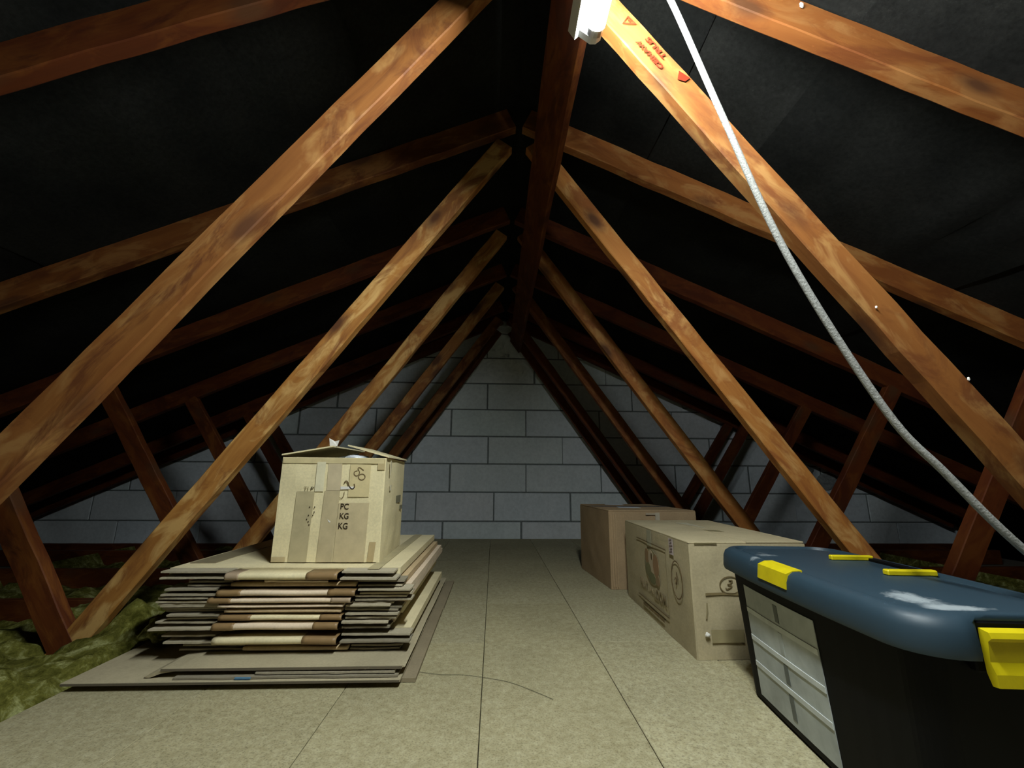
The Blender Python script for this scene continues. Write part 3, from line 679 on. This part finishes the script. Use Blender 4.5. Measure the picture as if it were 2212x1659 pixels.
# ------------------------------------------------------------------ closed cartons on the right
def closed_box(name, P, z1, tint, label, bulge, seams, seed):
    """P: plan corners front-left, front-right, back-right, back-left"""
    cx = sum(p[0] for p in P) / 4; cy = sum(p[1] for p in P) / 4
    t = empty(name, (cx, cy, 0.0), label=label, cat='box', group='cartons standing on the right')
    for i in range(4):
        side_panel('side_panel', P[i], P[(i + 1) % 4], t, tint, 0.0005, z1, bulge, seed + i)
    ins = [(p[0] + (cx - p[0]) * 0.03, p[1] + (cy - p[1]) * 0.03) for p in P]
    put('bottom', extrude_poly('bottom', [(p[0], p[1], 0.003) for p in ins], (0, 0, 0.004), M['card']), t, tint=tint)
    # two top flaps meeting in a seam
    (fl_, fr, br, bl) = [Vector((p[0], p[1], 0)) for p in P]
    if seams == 'long':      # seam runs front to back
        ma, mb = (fl_ + fr) / 2, (bl + br) / 2
        A = [fl_, ma, mb, bl]; B = [ma, fr, br, mb]
    else:                    # seam runs left to right
        ma, mb = (fl_ + bl) / 2, (fr + br) / 2
        A = [fl_, fr, mb, ma]; B = [ma, mb, br, bl]
    for q, dz in ((A, 0.0), (B, 0.0007)):
        c = sum(q, Vector()) / 4; q = [v + (c - v) * 0.006 for v in q]
        put('top_flap', extrude_poly('top_flap', [(v.x, v.y, z1 + 0.0004 + dz) for v in q], (0, 0, 0.0045), M['card'], 0.001), t, tint=tuple(c_ * 1.04 for c_ in tint))
    return t
B2 = [(0.474, 1.238), (0.815, 1.244), (0.848, 1.870), (0.488, 1.872)]
B2T = (0.50, 0.42, 0.26)
b2 = closed_box('cardboard_box', B2, 0.2935, B2T, 'closed tan carton with a printed fruit emblem between the bin and the darker carton', 0.002, 'long', 20)
# decals on its left side (far to near reads left to right)
ul = Vector((B2[0][0] - B2[3][0], B2[0][1] - B2[3][1], 0)).normalized(); nl = Vector((ul.y, -ul.x, 0))
def lf(y, z, lay=0.0042):
    t = (y - B2[0][1]) / (B2[3][1] - B2[0][1]); x = B2[0][0] + (B2[3][0] - B2[0][0]) * t
    return frame(Vector((x, y, z)) + (-abs(nl.x)) * Vector((lay, 0, 0)), ul, (0, 0, 1))
PR = (0.20, 0.145, 0.075)
def dec(name, me, y, z, col, lay=0.0042): return put(name, me, b2, lf(y, z, lay), tint=col)
dec('printed_line', stroke_me('printed_line', [(-0.15, 0), (0.15, 0)], 0.004, M['ink']), 1.555, 0.251, PR)
dec('printed_line', stroke_me('printed_line', [(-0.15, 0), (0.15, 0)], 0.004, M['ink']), 1.560, 0.0515, PR)
dec('printed_line', stroke_me('printed_line', [(0, -0.1), (0, 0.1)], 0.0025, M['ink']), 1.408, 0.15, (0.27, 0.22, 0.12))
oval = arc(0, 0, 0.072, 0.058, 0, 350, 30)
dec('fruit_emblem', blob_me('fruit_emblem', oval, M['ink'], 0.0006), 1.545, 0.175, (0.29, 0.25, 0.145))
for (dy, dz, ry, rz, col) in ((-0.045, 0.028, 0.022, 0.026, (0.29, 0.19, 0.10)), (0.042, 0.010, 0.028, 0.036, (0.30, 0.185, 0.10)), (-0.006, 0.026, 0.024, 0.028, (0.46, 0.37, 0.25)), (0.010, -0.004, 0.018, 0.022, (0.46, 0.37, 0.25)), (-0.036, -0.016, 0.030, 0.024, (0.20, 0.185, 0.095)), (0.0, -0.036, 0.034, 0.018, (0.18, 0.175, 0.09)), (0.052, -0.034, 0.020, 0.018, (0.29, 0.20, 0.11)), (0.004, 0.034, 0.008, 0.012, (0.12, 0.085, 0.04)), (-0.030, -0.002, 0.006, 0.006, (0.09, 0.075, 0.035))):
    F = lf(1.545 - dy, 0.175 + dz, 0.0047 + 0.0002 * random.random()); put('emblem_fruit', blob_me('emblem_fruit', arc(0, 0, ry, rz, 0, 345, 18), M['ink']), b2, F, tint=col)
dec('printed_lettering', text_me('printed_lettering', 'FRUIT', 0.085, 0.030, M['ink'], bold=0.01), 1.640, 0.100, (0.35, 0.27, 0.16))
dec('printed_lettering', text_me('printed_lettering', 'OF THE', 0.045, 0.015, M['ink']), 1.566, 0.094, (0.35, 0.27, 0.16))
dec('printed_lettering', text_me('printed_lettering', 'LOOM.', 0.115, 0.034, M['ink'], bold=0.02), 1.478, 0.094, (0.26, 0.20, 0.11))
for (y, L) in ((1.635, 0.05), (1.580, 0.05), (1.525, 0.05), (1.475, 0.04)):
    dec('printed_line', stroke_me('printed_line', [(-L / 2, 0), (L / 2, 0)], 0.009, M['ink']), y, 0.030, (0.21, 0.15, 0.075))
hand(b2, lf(1.328, 0.180), arc(0, 0, 0.040, 0.052, 10, 352, 28), 0.0035, (0.15, 0.10, 0.05), True)
hand(b2, lf(1.328, 0.180), [(-0.016, -0.004), (-0.010, 0.004), (-0.004, 0.000), (-0.010, -0.014), (-0.002, -0.010)], 0.0028, (0.15, 0.10, 0.05))
hand(b2, lf(1.328, 0.180), [(0.000, -0.008), (0.000, 0.022)], 0.0028, (0.15, 0.10, 0.05))
hand(b2, lf(1.328, 0.180), [(0.002, 0.020), (0.012, 0.002)], 0.0024, (0.15, 0.10, 0.05))
dec('address_label', box_me('address_label', (-0.016, -0.024, 0), (0.016, 0.022, 0.0006), M['ink']), 1.358, 0.2695, (0.50, 0.42, 0.42))
for i in range(5):
    dec('label_print', stroke_me('label_print', [(-0.010 + 0.004 * (i % 2), 0), (0.008 + 0.003 * (i % 3), 0.004)], 0.0035, M['ink']), 1.358, 0.252 + i * 0.0085, (0.20, 0.15, 0.14), 0.0051)
dec('tape_strip', box_me('tape_strip', (-0.022, -0.026, 0), (0.022, 0.026, 0.0006), M['tape']), 1.560, 0.267, (0.43, 0.40, 0.27))
# front side
uf = Vector((B2[1][0] - B2[0][0], B2[1][1] - B2[0][1], 0)).normalized()
def ff(x, z, lay=0.0042):
    t = (x - B2[0][0]) / (B2[1][0] - B2[0][0]); return frame((x, B2[0][1] + (B2[1][1] - B2[0][1]) * t - lay, z), uf, (0, 0, 1))
hand(b2, ff(0.583, 0.186), arc(0, 0, 0.030, 0.022, 20, 340, 24), 0.0028, (0.15, 0.11, 0.05), False)
hand(b2, ff(0.583, 0.186), [(-0.004, 0.012), (0.006, 0.012), (0.0, 0.004), (-0.008, 0.002), (0.004, -0.002), (-0.010, -0.010), (-0.014, -0.006)], 0.003, (0.15, 0.11, 0.05))
put('tape_strip', stroke_me('tape_strip', [(-0.045, 0.001), (0.0, 0.002), (0.06, 0.0)], 0.006, M['tape']), b2, ff(0.555, 0.163), tint=(0.25, 0.19, 0.09))
put('tape_strip', box_me('tape_strip', (-0.04, -0.02, 0), (0.05, 0.012, 0.0006), M['tape']), b2, ff(0.558, 0.063), tint=(0.36, 0.30, 0.16))
put('tape_strip', stroke_me('tape_strip', [(0.001, 0.02), (0.0, 0.0), (-0.004, -0.02)], 0.004, M['tape']), b2, ff(0.511, 0.122), tint=(0.34, 0.28, 0.15))
o = lump('torn_tab', (0.505, 1.231, 0.064), (0.007, 0.004, 0.006), M['fleck'], b2, 2.0, 2); 
put('tape_strip', box_me('tape_strip', (-0.045, -0.0025, 0), (0.02, 0.0015, 0.0006), M['tape']), b2, ff(0.535, 0.2955, 0.003), tint=(0.16, 0.13, 0.06))
zt2 = 0.2935 + 0.0052
put('tape_strip', extrude_poly('tape_strip', [(0.655, 1.75, zt2 + 0.0006), (0.70, 1.75, zt2 + 0.0006), (0.695, 1.58, zt2 + 0.0006), (0.69, 1.58, zt2 + 0.0006)], (0, 0, 0.0008), M['tape']), b2, tint=(0.58, 0.53, 0.38))
put('tape_strip', extrude_poly('tape_strip', [(0.655, 1.52, zt2 + 0.0006), (0.70, 1.50, zt2 + 0.0006), (0.70, 1.46, zt2 + 0.0006), (0.66, 1.48, zt2 + 0.0006)], (0, 0, 0.0006), M['tape']), b2, tint=(0.27, 0.23, 0.12))

B1 = [(0.443, 1.968), (0.845, 1.972), (0.800, 2.42), (0.405, 2.418)]
B1T = (0.40, 0.28, 0.16)
b1 = closed_box('cardboard_box', B1, 0.3265, B1T, 'darker brown carton farthest back on the right, nearest the grey wall', 0.002, 'across', 40)
zt1 = 0.3265 + 0.0052
for P in ([(0.530, 2.35), (0.625, 2.33), (0.632, 2.40), (0.537, 2.42)], [(0.535, 2.12), (0.640, 2.10), (0.645, 2.175), (0.545, 2.19)]):
    put('paper_label', extrude_poly('paper_label', [(p[0], p[1], zt1 + 0.0008) for p in P], (0, 0, 0.0006), M['ink']), b1, tint=(0.62, 0.66, 0.70))
put('tape_strip', box_me('tape_strip', (0.655, 1.9625, 0.255), (0.675, 1.9640, 0.322), M['tape']), b1, tint=(0.46, 0.40, 0.30))
put('tape_strip', box_me('tape_strip', (0.612, 1.9625, 0.312), (0.655, 1.9640, 0.320), M['tape']), b1, tint=(0.44, 0.36, 0.26))
for x in (0.452, 0.462, 0.472):
    put('crease', box_me('crease', (x, 1.9625, 0.01), (x + 0.003, 1.9645, 0.318), M['tape']), b1, tint=tuple(c * 1.25 for c in B1T))
put('tape_strip', extrude_poly('tape_strip', [(0.425, 2.20, zt1 + 0.0005), (0.82, 2.20, zt1 + 0.0005), (0.82, 2.26, zt1 + 0.0005), (0.42, 2.26, zt1 + 0.0005)], (0, 0, 0.0006), M['tape']), b1, tint=(0.10, 0.085, 0.08))

# ------------------------------------------------------------------ storage bin with latching lid
BO = Vector((0.603, 0.822, 0)); BR = math.radians(-5.0)
bn = empty('storage_bin', BO, BR, label='black storage bin with scuffed blue lid and yellow latches at the right', cat='storage bin')
BM = WM[bn.name]
def rrect(hx, hy, r, z, bow=0.0, n=7):
    pts = []
    for (cx, cy, a0) in ((hx - r, -hy + r, -90), (hx - r, hy - r, 0), (-hx + r, hy - r, 90), (-hx + r, -hy + r, 180)):
        for i in range(n + 1):
            a = math.radians(a0 + 90 * i / n); pts.append([cx + r * math.cos(a), cy + r * math.sin(a), z])
    out = []
    m = len(pts)
    for i in range(m):
        p, q = pts[i], pts[(i + 1) % m]; out.append(p)
        L = math.hypot(q[0] - p[0], q[1] - p[1])
        if L > 0.08:
            for s in range(1, 12): out.append([p[0] + (q[0] - p[0]) * s / 12, p[1] + (q[1] - p[1]) * s / 12, z])
    for p in out:
        fx = 1 - (p[1] / hy) ** 2; p[0] += bow * fx * (1 if p[0] > 0 else -1) * (abs(p[0]) / hx) ** 2
    return [tuple(p) for p in out]
def loft_me(name, rings, mat, cap0=True, cap1=True, smooth=True):
    n = len(rings[0]); vs = [p for r in rings for p in r]; fs = []
    for k in range(len(rings) - 1):
        for i in range(n): fs.append([k * n + i, k * n + (i + 1) % n, (k + 1) * n + (i + 1) % n, (k + 1) * n + i])
    if cap0: fs.append(list(range(n))[::-1])
    if cap1: fs.append(list(range((len(rings) - 1) * n, len(rings) * n)))
    return mesh(name, vs, fs, mat, smooth)
body = put('body', loft_me('body', [rrect(0.098, 0.238, 0.03, 0.002), rrect(0.103, 0.243, 0.03, 0.006, 0.004), rrect(0.117, 0.262, 0.032, 0.262, 0.010), rrect(0.121, 0.268, 0.034, 0.268, 0.010)], M['black'], smooth=False), bn, BM)
lidr = []
for (hx, hy, r, z, bw) in ((0.126, 0.279, 0.05, 0.262, 0.012), (0.134, 0.288, 0.055, 0.2625, 0.012), (0.136, 0.290, 0.057, 0.270, 0.012), (0.134, 0.288, 0.055, 0.292, 0.012), (0.130, 0.283, 0.052, 0.303, 0.012), (0.122, 0.274, 0.046, 0.3095, 0.012), (0.1125, 0.262, 0.040, 0.3108, 0.010), (0.1115, 0.261, 0.040, 0.3106, 0.010), (0.1085, 0.258, 0.038, 0.3045, 0.010), (0.1075, 0.257, 0.038, 0.3042, 0.010), (0.100, 0.250, 0.036, 0.3042, 0.009), (0.0985, 0.2485, 0.036, 0.3066, 0.009), (0.0975, 0.2475, 0.036, 0.3068, 0.009)):
    lidr.append(rrect(hx, hy, r, z, bw))
lid = loft_me('lid', lidr, M['lid']); lid.set_sharp_from_angle(angle=math.radians(38))
# recess in the near short end for the end latch
for v in lid.vertices:
    if abs(v.co.x) < 0.058 and v.co.y < -0.262 and v.co.z < 0.3045:
        v.co.y = max(v.co.y, -0.272)
lid_o = put('lid', lid, bn, BM)
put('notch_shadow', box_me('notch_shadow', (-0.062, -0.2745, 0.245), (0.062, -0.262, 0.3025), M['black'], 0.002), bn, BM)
# latches
def latch(name, rows_, y0, y1, parent=bn):
    prof = rows_
    return put(name, profile_sweep(name, prof, y0, y1, 'Y', M['yellow'], 3), parent, BM)
latch('side_latch', [(-0.116, 0.3125), (-0.132, 0.3118), (-0.1455, 0.3060), (-0.1490, 0.2800), (-0.1455, 0.2795), (-0.1415, 0.3020), (-0.131, 0.3080), (-0.116, 0.3095)], -0.035, 0.062)
for ya, yb in ((-0.040, -0.026), (0.105, 0.117)):
    put('latch_arm', box_me('latch_arm', (0.030, ya, 0.3065), (0.116, yb, 0.3165), M['yellow'], 0.002), bn, BM)
put('latch_slot', box_me('latch_slot', (0.102, -0.024, 0.3050), (0.116, 0.103, 0.3125), M['black'], 0.001), bn, BM)
latch('side_latch', [(0.1480, 0.2990), (0.1520, 0.2750), (0.1490, 0.2745), (0.1450, 0.2980)], -0.040, 0.117)
el = put('end_latch', profile_sweep('end_latch', [(p - 0.0, q) for p, q in ((-0.2760, 0.2960), (-0.2880, 0.2940), (-0.2905, 0.2880), (-0.2855, 0.2830), (-0.2830, 0.2600), (-0.2875, 0.2480), (-0.2880, 0.2340), (-0.2800, 0.2330), (-0.2760, 0.2460), (-0.2755, 0.2850))], -0.053, 0.053, 'X', M['yellow'], 4), bn, BM)
put('lid_groove', box_me('lid_groove', (0.1005, 0.125, 0.3035), (0.1065, 0.225, 0.3046), M['black'], 0.0005), bn, BM)
# frosted window with ribs in the left side
def sx(z): return -(0.103 + 0.014 * (z / 0.262)) - 0.010 * 0.9
WY0, WY1 = -0.062, 0.188
def sidex(y, z):
    hx = 0.103 + (0.117 - 0.103) * (z - 0.006) / 0.256; hy = 0.243 + 0.019 * (z - 0.006) / 0.256; bw = 0.004 + 0.006 * (z - 0.006) / 0.256
    return -(hx + bw * (1 - (y / hy) ** 2))
def win_patch(name, y0, y1, z0, z1, out, mat, parent, ny=10, nz=4, depth=0.002):
    vs = []; fs = []
    for L in (0, 1):
        for j in range(nz + 1):
            for i in range(ny + 1):
                y = y0 + (y1 - y0) * i / ny; z = z0 + (z1 - z0) * j / nz; vs.append((sidex(y, z) - out + L * depth, y, z))
    n = ny + 1; N = n * (nz + 1)
    for j in range(nz):
        for i in range(ny):
            q = [j * n + i, j * n + i + 1, (j + 1) * n + i + 1, (j + 1) * n + i]; fs += [q, [x + N for x in q[::-1]]]
    for i in range(ny): fs += [[i, i + 1, N + i + 1, N + i], [nz * n + i, nz * n + i + 1, N + nz * n + i + 1, N + nz * n + i]]
    for j in range(nz): fs += [[j * n, (j + 1) * n, N + (j + 1) * n, N + j * n], [j * n + ny, (j + 1) * n + ny, N + (j + 1) * n + ny, N + j * n + ny]]
    return put(name, mesh(name, vs, fs, mat), parent, BM)
zs = [0.020, 0.080, 0.132, 0.188, 0.238]
yc = 0.058
wp = win_patch('window_panel', WY0, WY1, 0.018, 0.238, 0.0012, M['window'], bn)
for z in zs[1:4]:
    win_patch('window_rib', WY0 + 0.001, WY1 - 0.001, z - 0.005, z + 0.005, 0.0024, M['rib'], wp, 10, 1, 0.002)
for i in range(4):
    if i != 1 or True:
        win_patch('window_slot', yc - 0.008, yc + 0.006, zs[i] + 0.010, zs[i + 1] - 0.008, 0.0018, M['rib_dark'] if i != 2 else M['window'], wp, 2, 2, 0.002)

# ------------------------------------------------------------------ loose thread on the boards
o = put('loose_thread', tube_me('loose_thread', [(-0.262, 1.19, 0.0014), (-0.20, 1.172, 0.0014), (-0.143, 1.168, 0.0014), (-0.085, 1.15, 0.0014), (-0.031, 1.127, 0.0014), (0.02, 1.085, 0.0014), (0.062, 1.045, 0.0014)], 0.0005, M['thread'], 5, 5))
tag(o, 'thin dark thread curving across the chipboard in front of the stack', 'thread')
